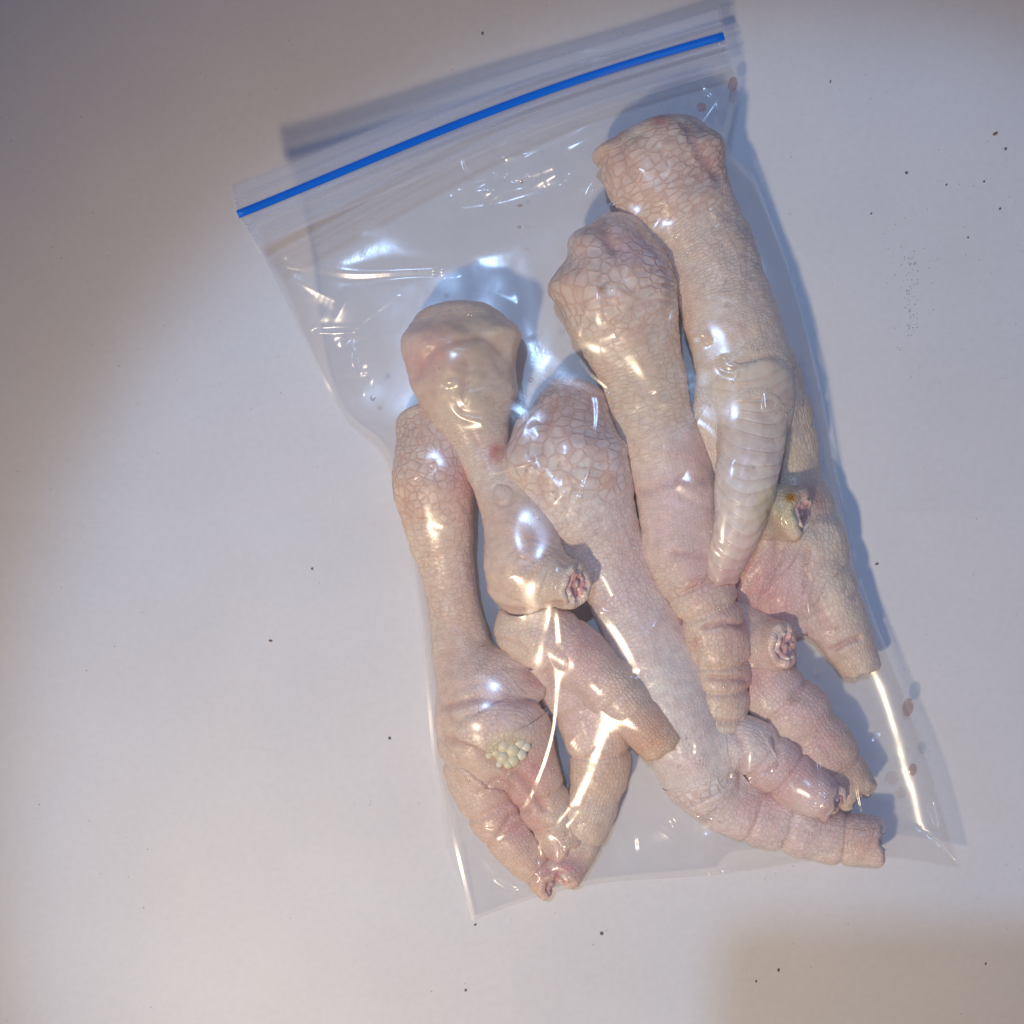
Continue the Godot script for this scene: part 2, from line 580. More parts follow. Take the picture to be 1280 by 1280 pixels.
func make_feet() -> void:
	var f1 := make_foot("slim peach chicken foot at the bag's left edge, yellow callus on its palm", [
		limb("leg", "leg", [[530, 522, 36, 0], [540, 560, 47, 0], [542, 610, 50, 0], [549, 660, 43, 0], [560, 720, 34, 0], [571, 780, 34, 0], [583, 830, 43, 0], [602, 880, 57, 0], [612, 925, 54, 0], [618, 960, 42, 0]], {"first": "round"}),
		limb("toe", "pebble", [[584, 905, 40, 0], [590, 950, 38, 0], [608, 1000, 36, 0], [637, 1045, 32, 0], [668, 1083, 26, 0.5], [689, 1103, 24, 3.5]], {"last": "cut", "folds": 0.13, "step": 10.0}),
		limb("toe", "pebble", [[640, 905, 42, 3], [656, 945, 38, 3], [674, 990, 34, 2], [696, 1035, 29, 1], [712, 1064, 25, 3]], {"last": "cut", "folds": 0.12}),
		limb("toe_web", "pebble", [[622, 940, 36, 0], [645, 985, 26, 0], [662, 1020, 16, 0]], {"first": "round"}),
		limb("rear_toe", "pebble", [[600, 850, 40, 2], [640, 851, 34, 4], [672, 866, 25, 5]], {"last": "cut"}),
		limb("palm_pad", "pebble", [[598, 905, 40, 4], [635, 905, 38, 6], [660, 915, 28, 5]], {"first": "round"}),
	], {"base": PEACH, "second": CREAM, "spots": [[592, 590, 36, ROSE, 0.75], [575, 545, 30, PINK, 0.6], [600, 640, 30, ROSE, 0.4], [700, 1095, 30, ROSE, 0.7], [672, 845, 22, RED, 0.8], [650, 1040, 26, ROSE, 0.5], [630, 890, 50, PINK, 0.7], [626, 937, 20, YELLOW, 0.9], [645, 930, 18, YELLOW, 0.8], [508, 640, 18, RUST, 0.3], [590, 720, 26, PINK, 0.6], [640, 1000, 40, ROSE, 0.45], [560, 960, 40, PEACH, 0.6], [665, 960, 26, ROSE, 0.5]], "grooves": [[[[556, 884], [600, 872], [650, 880], [690, 872]], 5.0, 0.9], [[[562, 925], [590, 932], [615, 950], [652, 975], [680, 1015]], 6.0, 1.2], [[[598, 992], [625, 975], [640, 985]], 4.0, 0.7], [[[622, 1052], [640, 1025], [660, 1020]], 4.0, 0.7], [[[610, 845], [650, 835], [690, 850]], 4.0, 0.4]], "lumps": [[590, 560, 26, 0.8], [505, 600, 24, 0.7], [555, 560, 26, -0.6], [650, 890, 26, 1.0]]}, 1)
	# yellow callus of rounded scales in the crease of the palm
	var yellow := StandardMaterial3D.new()
	yellow.resource_name = "yellow callus"
	yellow.albedo_color = lin(0.84, 0.76, 0.52)
	yellow.roughness = 0.4
	yellow.clearcoat_enabled = true
	yellow.clearcoat = 0.3
	var paler := yellow.duplicate() as StandardMaterial3D
	paler.albedo_color = lin(0.86, 0.80, 0.62)
	var ball := SphereMesh.new()
	ball.radius = 0.0013
	ball.height = 0.0019
	ball.radial_segments = 14
	ball.rings = 8
	for q in [[601, 929, 0.7], [610, 934, 0.8], [617, 926, 0.9], [619, 939, 0.9], [626, 920, 1.0], [629, 932, 1.1], [628, 946, 1.1], [636, 923, 1.0], [640, 937, 1.25], [641, 950, 1.1], [648, 927, 1.2], [651, 943, 1.0], [635, 955, 0.8], [657, 933, 0.9], [644, 916, 0.9], [632, 913, 0.8], [624, 955, 0.6], [611, 944, 0.6]]:
		var b := put("callus_scale", ball, yellow if int(q[0]) % 3 else paler, f1)
		b.scale = Vector3(1.0, 0.8, 1.0) * float(q[2]) * 1.12
		b.position = spot(q[0], q[1], 0.0177 - 0.00004 * absf(q[0] - 630.0))
	make_foot("grey-beige chicken foot with a bare gristly joint and a sawn rear toe pointing right", [
		limb("leg", "leg_bare", [[572, 408, 58, 0], [575, 440, 68, 0], [583, 490, 61, 1], [594, 535, 44, 3], [610, 580, 32, 6], [630, 620, 35, 7], [648, 660, 44, 7], [655, 700, 51, 6], [656, 730, 47, 5]], {"first": "round", "roll": 0.2}),
		limb("rear_toe", "pebble", [[655, 712, 38, 8], [682, 722, 33, 11], [702, 728, 32, 13], [718, 732, 31, 17]], {"last": "cut"}),
		limb("toe", "pebble", [[640, 785, 32, 5], [690, 800, 41, 7], [735, 832, 38, 8], [785, 882, 33, 9], [832, 934, 30, 9]], {"first": "round", "last": "cut", "folds": 0.07, "step": 8.0}),
		limb("toe", "pebble", [[690, 815, 46, 0], [733, 880, 45, 0], [750, 950, 38, 0], [738, 1010, 34, 0], [716, 1065, 28, 0.5], [703, 1094, 25, 4]], {"last": "cut", "folds": 0.08}),
	], {"base": CREAM, "second": PEACH, "spots": [[580, 450, 60, Color(0.66, 0.50, 0.36), 0.75], [530, 455, 34, ROSE, 0.45], [560, 425, 36, RUST, 0.4], [615, 500, 40, GREY, 0.6], [610, 410, 34, YELLOW, 0.3], [670, 672, 24, RED, 0.45], [640, 650, 30, PEACH, 0.7], [812, 915, 40, RUST, 0.8], [760, 970, 40, RUST, 0.35], [708, 1090, 26, ROSE, 0.6], [700, 850, 50, PINK, 0.6], [532, 505, 14, RUST, 0.6], [640, 740, 40, PEACH, 0.8], [730, 800, 40, ROSE, 0.35], [735, 900, 40, PINK, 0.8], [622, 565, 12, Color(0.78, 0.30, 0.24), 0.9], [575, 500, 40, YELLOW, 0.25]], "grooves": [[[[610, 758], [650, 762], [700, 752]], 4.0, 0.9], [[[636, 692], [662, 672], [700, 690]], 1.8, 0.35], [[[642, 700], [666, 681], [704, 698]], 1.8, 0.35], [[[650, 706], [672, 690], [706, 706]], 1.8, 0.3], [[[520, 470], [545, 440], [600, 425], [625, 440]], 5.0, 0.6], [[[585, 460], [580, 510], [600, 560]], 6.0, 0.4], [[[616, 612], [622, 606], [634, 606], [642, 614], [640, 626], [628, 632], [618, 625], [616, 612]], 2.2, 0.35], [[[620, 800], [650, 805], [665, 830]], 4.0, 0.5]], "lumps": [[632, 415, 24, 2.6], [522, 425, 24, 2.4], [580, 402, 20, -1.2], [635, 490, 22, 1.4], [628, 618, 9, 0.4], [605, 470, 30, -0.5]]}, 2)
	make_foot("pale pink chicken foot in the middle, toes ending at the bag's bottom right", [
		limb("leg", "leg", [[722, 500, 44, 0], [708, 545, 67, 0], [711, 580, 73, 0], [728, 625, 66, 0], [747, 665, 55, 0], [771, 720, 48, 0], [799, 780, 50, 0], [829, 850, 54, 0], [856, 920, 54, 0], [876, 968, 48, 0]], {"first": "round", "roll": 0.45}),
		limb("toe", "square", [[868, 955, 42, 0], [908, 1003, 37, 0], [972, 1029, 34, 0], [1038, 1045, 33, 0], [1098, 1052, 31, 2]], {"last": "cut", "folds": 0.10, "step": 12.0}),
		limb("toe", "pebble", [[888, 925, 32, 2], [932, 930, 36, 4], [968, 955, 36, 4], [1005, 983, 32, 5], [1042, 1006, 27, 10]], {"last": "cut", "folds": 0.14, "step": 10.0}),
		limb("toe_web", "pebble", [[880, 945, 34, 0], [925, 980, 30, 0], [962, 1000, 20, 0]], {"first": "round"}),
	], {"base": PALE, "second": PINK, "spots": [[695, 510, 34, RUST, 0.5], [740, 500, 30, RUST, 0.35], [655, 590, 36, CREAM, 0.8], [660, 570, 14, RUST, 0.3], [753, 602, 14, RUST, 0.45], [1090, 1050, 22, RED, 0.35], [1075, 1060, 28, RUST, 0.4], [1040, 1008, 20, RED, 0.6], [720, 690, 40, CREAM, 0.5], [790, 700, 30, PINK, 0.7], [840, 870, 50, PALE, 0.6], [960, 1000, 34, ROSE, 0.4], [1000, 960, 34, ROSE, 0.45], [740, 540, 30, GREY, 0.35], [690, 600, 34, CREAM, 0.7]], "grooves": [[[[690, 505], [676, 560], [672, 620]], 6.0, 0.7], [[[650, 560], [662, 590], [665, 620]], 3.0, 0.35], [[[640, 590], [650, 610], [660, 625]], 3.0, 0.35], [[[735, 500], [748, 540], [750, 580]], 6.0, 0.3], [[[905, 900], [930, 935], [925, 980]], 5.0, 0.6], [[[970, 925], [975, 950], [960, 965]], 4.0, 0.8]], "lumps": [[650, 580, 28, 2.6], [770, 545, 24, 1.4], [670, 510, 26, -1.4], [735, 510, 26, 0.9], [770, 590, 26, 0.6], [700, 590, 26, -0.5], [800, 800, 40, 0.6]]}, 3)
	make_foot("cream chicken foot right of centre with round scaly knuckle and long ridged toe", [
		limb("leg", "leg_b", [[782, 298, 46, 3], [772, 330, 66, 3], [771, 368, 74, 3], [785, 415, 63, 3], [802, 460, 54, 3], [815, 520, 50, 3], [832, 565, 50, 3], [845, 620, 50, 3], [852, 680, 48, 3], [866, 715, 44, 3]], {"first": "round", "roll": 0.0}),
		limb("toe", "square", [[856, 690, 44, 4], [883, 755, 40, 6], [896, 800, 38, 6], [901, 860, 35, 5], [897, 910, 32, 4], [888, 955, 27, 2]], {"last": "cut", "folds": 0.12, "step": 9.5}),
		limb("rear_toe", "pebble", [[895, 780, 30, 0], [938, 797, 34, 2], [962, 804, 33, 5], [980, 806, 29, 10]], {"last": "cut"}),
		limb("toe", "pebble", [[915, 775, 38, -2], [955, 850, 39, 0], [1008, 905, 42, 0], [1044, 955, 36, 0], [1072, 993, 28, 3]], {"last": "cut", "folds": 0.12}),
	], {"base": CREAM, "second": PEACH, "spots": [[705, 365, 34, RUST, 0.3], [728, 313, 9, RUST, 0.7], [748, 370, 7, Color(0.45, 0.24, 0.03), 1.0], [780, 315, 18, ROSE, 0.4], [825, 340, 30, PINK, 0.6], [850, 640, 60, PINK, 0.7], [868, 800, 10, RUST, 0.6], [915, 830, 30, RUST, 0.25], [985, 815, 24, ROSE, 0.7], [1000, 870, 50, PINK, 0.8], [1065, 985, 30, RUST, 0.45], [870, 560, 30, ROSE, 0.3], [870, 720, 34, ROSE, 0.4], [920, 780, 30, ROSE, 0.4], [1035, 930, 40, ROSE, 0.35], [800, 480, 50, YELLOW, 0.25], [940, 850, 24, ROSE, 0.6], [770, 320, 40, PINK, 0.4]], "grooves": [[[[752, 283], [756, 305], [765, 320]], 7.0, 0.8], [[[842, 690], [880, 700], [892, 722]], 5.0, 0.9], [[[880, 783], [905, 778], [930, 782]], 4.0, 1.0], [[[884, 846], [905, 848], [932, 850]], 4.0, 0.9], [[[880, 900], [900, 903], [928, 903]], 4.0, 0.7], [[[866, 800], [873, 850], [872, 910]], 3.0, 0.4], [[[800, 615], [850, 600], [885, 600]], 7.0, 0.5], [[[790, 350], [815, 345], [835, 340]], 2.5, 0.3], [[[786, 372], [812, 364], [838, 360]], 2.5, 0.3], [[[786, 392], [812, 384], [838, 380]], 2.5, 0.3]], "lumps": [[728, 306, 18, 2.2], [780, 286, 18, 1.4], [700, 362, 20, 2.6], [700, 325, 18, -0.8], [832, 322, 24, 1.2], [838, 385, 22, 0.8], [770, 345, 30, -0.6], [795, 470, 16, -0.4]]}, 4)
	make_foot("chicken foot along the bag's right edge, its banded middle toe crossing over its neighbour", [
		limb("leg", "leg", [[816, 184, 68, 0], [826, 210, 73, 0], [848, 252, 68, 0], [878, 302, 60, 1], [901, 360, 58, 2], [920, 420, 60, 3], [933, 470, 60, 3], [946, 515, 50, 3]], {"first": "round", "roll": 0.3, "blunt": 0.35}),
		limb("toe", "band", [[922, 415, 40, 2], [930, 455, 48, 5], [941, 530, 43, 9], [932, 600, 40, 12], [922, 660, 31, 13], [900, 722, 23, 12]], {"last": "cut"}),
		limb("spur_pad", "pebble", [[902, 496, 33, 5], [894, 530, 31, 6], [902, 572, 26, 5], [912, 610, 20, 4]], {"first": "round"}),
		limb("toe", "pebble", [[960, 470, 42, 2], [984, 540, 36, 2], [994, 600, 34, 0], [1008, 660, 38, 0], [1025, 730, 43, 0], [1053, 790, 36, 0], [1077, 836, 25, 2]], {"last": "cut", "folds": 0.05}),
		limb("palm_pad", "pebble", [[1000, 640, 40, 0], [960, 690, 40, 1], [932, 735, 32, 0]], {"first": "round"}),
		limb("palm_web", "pebble", [[1010, 680, 46, 0], [985, 740, 42, 0], [985, 775, 30, 0]], {"first": "round"}),
		limb("rear_toe", "pebble", [[945, 640, 31, 8], [975, 640, 35, 8], [1000, 643, 33, 11]], {"first": "round", "last": "cut"}),
	], {"base": CREAM, "second": PEACH, "spots": [[760, 195, 22, RUST, 0.7], [790, 170, 34, YELLOW, 0.4], [870, 175, 44, GREY, 0.6], [880, 215, 36, ROSE, 0.3], [800, 230, 60, PEACH, 0.7], [930, 620, 60, PALE, 0.9], [1005, 560, 40, YELLOW, 0.35], [965, 640, 34, YELLOW, 1.0], [982, 622, 6, Color(0.5, 0.26, 0.02), 1.0], [950, 715, 46, ROSE, 0.55], [990, 745, 40, PINK, 0.8], [1050, 840, 36, RUST, 0.3], [900, 725, 18, ROSE, 0.5], [930, 300, 50, GREY, 0.3], [885, 470, 40, YELLOW, 0.35], [980, 480, 50, GREY, 0.35], [960, 760, 40, ROSE, 0.6], [1060, 740, 40, CREAM, 0.8], [1020, 800, 34, PINK, 0.7], [820, 160, 14, RED, 0.6], [770, 168, 10, RED, 0.5], [1015, 620, 26, RED, 0.4]], "grooves": [[[[855, 165], [870, 200], [895, 225]], 6.0, 0.8], [[[770, 170], [775, 200], [790, 225]], 6.0, 0.5], [[[895, 470], [925, 455], [960, 450]], 4.0, 0.4], [[[960, 640], [975, 690], [965, 740]], 6.0, 0.7], [[[1010, 690], [1015, 740], [1040, 790]], 6.0, 0.6], [[[1050, 815], [1065, 805], [1080, 800]], 4.0, 1.2]], "lumps": [[750, 184, 18, 3.2], [885, 185, 24, 2.6], [790, 178, 14, -0.9], [820, 165, 20, 0.8], [830, 210, 26, -0.8], [845, 260, 24, 0.6], [1050, 745, 24, 0.8]]}, 5)

# ---------------------------------------------------------------- the bag
var edge_left := [[0.0, 297, 268], [0.045, 325, 312], [0.16, 380, 420], [0.27, 433, 522], [0.325, 470, 556], [0.37, 490, 590], [0.50, 520, 720], [0.64, 535, 850], [0.75, 545, 950], [0.86, 566, 1035], [1.0, 593, 1150]]
var edge_right := [[0.0, 905, 45], [0.04, 916, 85], [0.08, 921, 118], [0.125, 911, 182], [0.175, 942, 226], [0.30, 988, 350], [0.42, 1022, 480], [0.54, 1045, 600], [0.68, 1078, 740], [0.80, 1126, 860], [0.91, 1166, 970], [1.0, 1197, 1083]]

func edge(e: Array, v: float) -> Vector2:
	if v <= 0.0: return Vector2(e[0][1], e[0][2])
	var k := 0
	while k < e.size() - 2 and e[k + 1][0] < v: k += 1
	var t: float = (v - e[k][0]) / (e[k + 1][0] - e[k][0])
	var a := e[maxi(k - 1, 0)] as Array
	var b := e[k] as Array
	var c := e[k + 1] as Array
	var d := e[mini(k + 2, e.size() - 1)] as Array
	var pa := Vector2(a[1], a[2]); var pb := Vector2(b[1], b[2]); var pc := Vector2(c[1], c[2]); var pd := Vector2(d[1], d[2])
	var cr := pb.cubic_interpolate(pc, pa, pd, clampf(t, 0, 1))
	return cr.lerp(pb.lerp(pc, clampf(t, 0, 1)), 0.3)

func bag_px(u: float, v: float) -> Vector2:
	var p := edge(edge_left, v).lerp(edge(edge_right, v), u)
	var near := pow(clampf(1.0 - v * 1.6, 0.0, 1.0), 2.0)
	p.y -= near * (13.0 * sin(PI * pow(u, 1.25)))
	var low := pow(clampf(v, 0.0, 1.0), 7.0)
	p.y -= low * (32.0 * sin(PI * clampf(u, 0, 1)) + 8.0 * sin(PI * 3.0 * u))
	if v < 0.0:
		p += Vector2(-8.0, -38.0) * (-v / 0.05) * (1.0 - 0.05 * sin(u * 9.0))
	return p

func zip_y(u: float) -> float:
	return (7.0 + 18.0 * pow(1.0 - u, 2.3) + 1.3 * sin(u * 7.0)) * MM

func edge_y(u: float, v: float) -> float:
	var side := (2.2 if u < 0.5 else 5.5) * MM
	if u > 0.5: side = lerpf(side, 6.8 * MM, smoothstep(0.5, 0.8, v))
	side += 0.7 * MM * sin(v * 23.0 + u * 5.0)
	return lerpf(zip_y(u), side, smoothstep(0.0, 0.26 if u < 0.5 else 0.1, v))

func look(a: PackedFloat32Array, x: float, z: float) -> float:
	var gx := int((x - GX0) * 1000.0)
	var gz := int((z - GZ0) * 1000.0)
	if gx < 0 or gz < 0 or gx >= GN - 1 or gz >= GN - 1: return 0.0
	var fx := clampf((x - GX0) * 1000.0 - gx, 0.0, 1.0)
	var fz := clampf((z - GZ0) * 1000.0 - gz, 0.0, 1.0)
	var k := gz * GN + gx
	return lerpf(lerpf(a[k], a[k + 1], fx), lerpf(a[k + GN], a[k + GN + 1], fx), fz)

func blur(a: PackedFloat32Array, times: int) -> PackedFloat32Array:
	for t in times:
		var b := a.duplicate()
		for j in range(1, GN - 1):
			for i in range(1, GN - 1):
				var k := j * GN + i
				b[k] = (a[k] * 4.0 + (a[k - 1] + a[k + 1] + a[k - GN] + a[k + GN]) * 2.0 + a[k - GN - 1] + a[k - GN + 1] + a[k + GN - 1] + a[k + GN + 1]) / 16.0
		a = b
	return a

var creases: Array = []
func crease(pts: Array, width: float, towards: Vector3, lift := 1.0) -> void:
	creases.append([pts, width, towards, lift])

const FU := 400
const FV := 520
const V0 := -0.05

func make_bag() -> void:
	var bag := thing("press_seal_bag", "clear plastic press-seal bag holding the chicken feet, closed with a blue strip", "plastic bag")
	var film := StandardMaterial3D.new()
	film.resource_name = "clear film"
	film.transparency = BaseMaterial3D.TRANSPARENCY_ALPHA
	film.albedo_color = Color(0.93, 0.94, 0.96, 0.06)
	film.roughness = 0.2
	film.metallic_specular = 0.5
	film.cull_mode = BaseMaterial3D.CULL_DISABLED
	top = blur(top, 3)
	# --- tension of the front film over the feet, solved on finer and finer grids
	var nu := FU / 4 + 1
	var nv := FV / 4 + 1
	var y := PackedFloat32Array()
	var passes := [300, 130, 50]
	for level in 3:
		var obst := PackedFloat32Array()
		obst.resize(nu * nv)
		var yy := PackedFloat32Array()
		yy.resize(nu * nv)
		for j in nv:
			var v := V0 + (1.0 - V0) * j / (nv - 1)
			for i in nu:
				var u := float(i) / (nu - 1)
				var q := bag_px(u, v)
				var at := spot(q.x, q.y, 0.012)
				obst[j * nu + i] = maxf(look(top, at.x, at.z) + 0.0004, 0.0013)
				if v <= 0.0 or i == 0 or i == nu - 1 or j == nv - 1:
					yy[j * nu + i] = edge_y(u, maxf(v, 0.0)) + maxf(-v, 0.0) * 0.02
				elif level == 0:
					yy[j * nu + i] = maxf(lerpf(zip_y(u), edge_y(u, 1.0), v), obst[j * nu + i])
				else:
					var pu := (nu - 1) / 2 + 1
					var a := y[(j / 2) * pu + i / 2]
					var b := y[(j / 2) * pu + (i + 1) / 2]
					var c := y[((j + 1) / 2) * pu + i / 2]
					var d := y[((j + 1) / 2) * pu + (i + 1) / 2]
					yy[j * nu + i] = (a + b + c + d) * 0.25
		var jz := int(ceil(-V0 / (1.0 - V0) * (nv - 1)))
		var cell := 0.00035 * pow(2.0, 2.0 - level)
		var sag := cell * cell * 0.25 * 18.0
		for it in passes[level]:
			for j in range(jz + 1, nv - 1):
				var r := j * nu
				for i in range(1, nu - 1):
					var k := r + i
					yy[k] = maxf(yy[k] + 1.5 * ((yy[k - 1] + yy[k + 1] + yy[k - nu] + yy[k + nu]) * 0.25 - sag - yy[k]), obst[k])
		if level == 2:
			for it in 44:
				for j in range(jz + 1, nv - 1):
					for i in range(1, nu - 1):
						var k := j * nu + i
						yy[k] = lerpf(yy[k], (yy[k - 1] + yy[k + 1] + yy[k - nu] + yy[k + nu]) * 0.25, 0.8)
			for j in range(jz + 1, nv - 1):
				for i in range(1, nu - 1):
					yy[j * nu + i] += 0.0003 * smoothstep(0, 6, minf(minf(i, nu - 1 - i), nv - 1 - j))
		y = yy
		if level < 2:
			nu = (nu - 1) * 2 + 1
			nv = (nv - 1) * 2 + 1
	# --- creases: narrow folds standing up from the film
	crease([[858, 245], [825, 275], [795, 330], [776, 372], [785, 410], [810, 460], [835, 498], [858, 502]], 7.0, COOL_AT, 0.5)
	crease([[858, 502], [848, 465], [838, 420], [838, 392], [852, 376], [885, 370], [925, 380], [965, 402]], 6.0, COOL_AT, 0.25)
	crease([[858, 245], [885, 265], [905, 295], [935, 350], [970, 405]], 7.0, COOL_AT, 0.6)
	crease([[655, 528], [672, 545], [682, 580], [695, 605], [712, 625]], 7.0, COOL_AT)
	crease([[742, 488], [745, 520], [735, 580], [718, 640]], 7.0, COOL_AT)
	crease([[330, 314], [400, 300], [470, 290], [545, 276]], 6.0, COOL_AT, 0.15)
	crease([[330, 320], [380, 336], [440, 345], [510, 342], [600, 340]], 9.0, WARM_AT, 0.4)
	crease([[330, 322], [375, 355], [430, 383]], 7.0, WARM_AT)
	crease([[446, 420], [443, 445], [447, 472]], 6.0, COOL_AT)
	crease([[540, 345], [580, 350], [620, 366], [658, 387]], 7.0, COOL_AT)
	crease([[764, 830], [760, 890], [738, 970], [700, 1035], [656, 1076]], 16.0, WARM_AT)
	crease([[656, 1078], [690, 1062], [712, 1045], [738, 1030], [745, 1010]], 9.0, WARM_AT)
	crease([[697, 750], [697, 830], [691, 915], [668, 985], [648, 1020]], 7.0, WARM_AT)
	crease([[890, 950], [865, 995], [830, 1042]], 10.0, WARM_AT)
	crease([[618, 205], [665, 192], [720, 165], [790, 128]], 9.0, WARM_AT)
	crease([[610, 215], [650, 222], [700, 205]], 8.0, WARM_AT)
	crease([[872, 100], [900, 140], [912, 180]], 8.0, COOL_AT, 0.3)
	crease([[925, 95], [905, 150], [895, 200]], 7.0, WARM_AT, 0.3)
	crease([[850, 120], [880, 160], [930, 215], [965, 290]], 9.0, COOL_AT, 0.4)
	crease([[690, 255], [720, 242], [745, 232]], 12.0, COOL_AT)
	crease([[955, 440], [952, 475], [956, 520]], 10.0, COOL_AT)
	crease([[870, 110], [905, 190], [930, 230]], 8.0, COOL_AT)
	crease([[725, 1115], [733, 1080], [742, 1040]], 7.0, WARM_AT)
	crease([[750, 715], [765, 745], [770, 760]], 9.0, WARM_AT)
	crease([[975, 640], [1010, 690], [1060, 790], [1130, 930]], 14.0, COOL_AT)
	crease([[1160, 1000], [1172, 1025], [1185, 1050]], 9.0, WARM_AT)
	crease([[318, 256], [350, 240], [400, 222], [440, 208]], 6.0, COOL_AT, 0.2)
	crease([[715, 78], [745, 68], [770, 64]], 6.0, COOL_AT, 0.5)
	crease([[735, 100], [775, 92], [815, 84]], 7.0, COOL_AT, 0.5)
	crease([[780, 140], [830, 122], [875, 108]], 6.0, COOL_AT, 0.3)
	crease([[580, 235], [640, 215], [700, 190], [760, 160]], 7.0, WARM_AT, 0.2)
	var dice := RandomNumberGenerator.new()
	dice.seed = 77
	for i in 46:
		var u := dice.randf_range(0.04, 0.96)
		var v := dice.randf_range(0.06, 0.97)
		if y[int((v - V0) / (1.0 - V0) * (nv - 1)) * nu + int(u * (nu - 1))] < 0.009: continue
		var a := bag_px(u, v)
		var turn := dice.randf_range(0.0, TAU)
		var long := dice.randf_range(22.0, 70.0)
		var d := Vector2(cos(turn), sin(turn)) * long
		var side := Vector2(-d.y, d.x) * dice.randf_range(-0.25, 0.25)
		var m := a + d * 0.5 + side
		var z := a + d
		crease([[a.x, a.y], [m.x, m.y], [z.x, z.y]], dice.randf_range(3.5, 7.0), WARM_AT if dice.randf() < 0.5 else COOL_AT, 0.25)
	# wrinkles that run in from the seams
	for i in 44:
		var t := dice.randf()
		var from := bag_px(0.012, 0.1 + 0.88 * t)
		var to := bag_px(0.3, clampf(0.1 + 0.88 * t + dice.randf_range(-0.12, 0.12), 0.05, 0.97))
		if i % 3 == 1:
			from = bag_px(0.988, 0.1 + 0.88 * t)
			to = bag_px(0.7, clampf(0.1 + 0.88 * t + dice.randf_range(-0.12, 0.12), 0.05, 0.97))
		elif i % 3 == 2:
			from = bag_px(0.05 + 0.9 * t, 0.985)
			to = bag_px(clampf(0.05 + 0.9 * t + dice.randf_range(-0.1, 0.1), 0.02, 0.98), 0.78)
		var far := dice.randf_range(0.3, 0.9)
		var mid := from.lerp(to, far * 0.5) + Vector2(dice.randf_range(-7, 7), dice.randf_range(-7, 7))
		var end := from.lerp(to, far)
		crease([[from.x, from.y], [mid.x, mid.y], [end.x, end.y]], dice.randf_range(3.5, 6.0), WARM_AT if dice.randf() < 0.5 else COOL_AT, 0.2)
	# broad soft folds
	crease([[430, 300], [500, 320], [580, 330], [660, 320]], 24.0, COOL_AT, 0.2)
	crease([[560, 250], [640, 240], [720, 215]], 20.0, WARM_AT, 0.2)
	crease([[760, 1070], [830, 1045], [900, 1030]], 22.0, WARM_AT, 0.3)
	crease([[900, 1060], [1000, 1068], [1090, 1070]], 14.0, WARM_AT, 0.3)
	crease([[745, 760], [775, 800], [800, 850]], 20.0, WARM_AT, 0.3)
	crease([[840, 605], [870, 622], [895, 625]], 14.0, WARM_AT, 0.3)
	crease([[660, 420], [670, 460], [640, 500]], 18.0, COOL_AT, 0.2)
	crease([[400, 400], [440, 440], [470, 520]], 20.0, WARM_AT, 0.2)
	crease([[1060, 860], [1100, 930], [1120, 1010]], 20.0, COOL_AT, 0.2)
	crease([[1000, 440], [1020, 520], [1035, 600]], 14.0, COOL_AT, 0.2)
	crease([[600, 1070], [625, 1100], [660, 1120]], 10.0, WARM_AT, 0.3)
	# slopes of the film before it is creased
	for j in nv:
		var v := V0 + (1.0 - V0) * j / (nv - 1)
		for i in nu:
			var q := bag_px(float(i) / (nu - 1), v)
			var at := spot(q.x, q.y, y[j * nu + i])
			var gx := int((at.x - GX0) * 1000.0)
			var gz := int((at.z - GZ0) * 1000.0)
			if gx >= 0 and gz >= 0 and gx < GN and gz < GN:
				film_y[gz * GN + gx] = y[j * nu + i]
	var soft := blur(film_y, 5)
	var p := PackedVector3Array()
	p.resize(nu * nv)
	var add := PackedFloat32Array()
	add.resize(nu * nv)
	var px := PackedVector2Array()
	px.resize(nu * nv)
	for j in nv:
		var v := V0 + (1.0 - V0) * j / (nv - 1)
		for i in nu:
			px[j * nu + i] = bag_px(float(i) / (nu - 1), v)
	var row_lo := PackedFloat32Array()
	var row_hi := PackedFloat32Array()
	for j in nv:
		var lo := 1e9
		var hi := -1e9
		for i in nu:
			lo = minf(lo, px[j * nu + i].y)
			hi = maxf(hi, px[j * nu + i].y)
		row_lo.append(lo)
		row_hi.append(hi)
	for cr in creases:
		var pts: Array = cr[0]
		var smooth := PackedVector2Array()
		for k in pts.size() - 1:
			var a: Array = pts[maxi(k - 1, 0)]
			var b: Array = pts[k]
			var c: Array = pts[k + 1]
			var d: Array = pts[mini(k + 2, pts.size() - 1)]
			for t in 10:
				smooth.append(Vector2(b[0], b[1]).cubic_interpolate(Vector2(c[0], c[1]), Vector2(a[0], a[1]), Vector2(d[0], d[1]), t / 10.0))
		smooth.append(Vector2(pts[-1][0], pts[-1][1]))
		var lo := smooth[0]
		var hi := smooth[0]
		for q in smooth:
			lo = lo.min(q)
			hi = hi.max(q)
		var wd: float = cr[1]
		lo -= Vector2.ONE * wd * 4.0
		hi += Vector2.ONE * wd * 4.0
		# how steep the fold is across its line, and how its crest rises along it
		var steep := PackedFloat32Array()
		var rise := PackedFloat32Array()
		var run := 0.0
		for m in smooth.size():
			var q := smooth[m]
			var at := spot(q.x, q.y, 0.015)
			at = spot(q.x, q.y, look(soft, at.x, at.z))
			var hv := (((cr[2] as Vector3) - at).normalized() + (Vector3(0, CAM_H, 0) - at).normalized()).normalized()
			var e := 0.002
			var miss := Vector2(-hv.x / hv.y, -hv.z / hv.y) - Vector2(look(soft, at.x + e, at.z) - look(soft, at.x - e, at.z), look(soft, at.x, at.z + e) - look(soft, at.x, at.z - e)) / (2.0 * e)
			var along := (smooth[mini(m + 1, smooth.size() - 1)] - smooth[maxi(m - 1, 0)]).normalized()
			steep.append(clampf(miss.dot(Vector2(-along.y, along.x)), -0.75, 0.75))
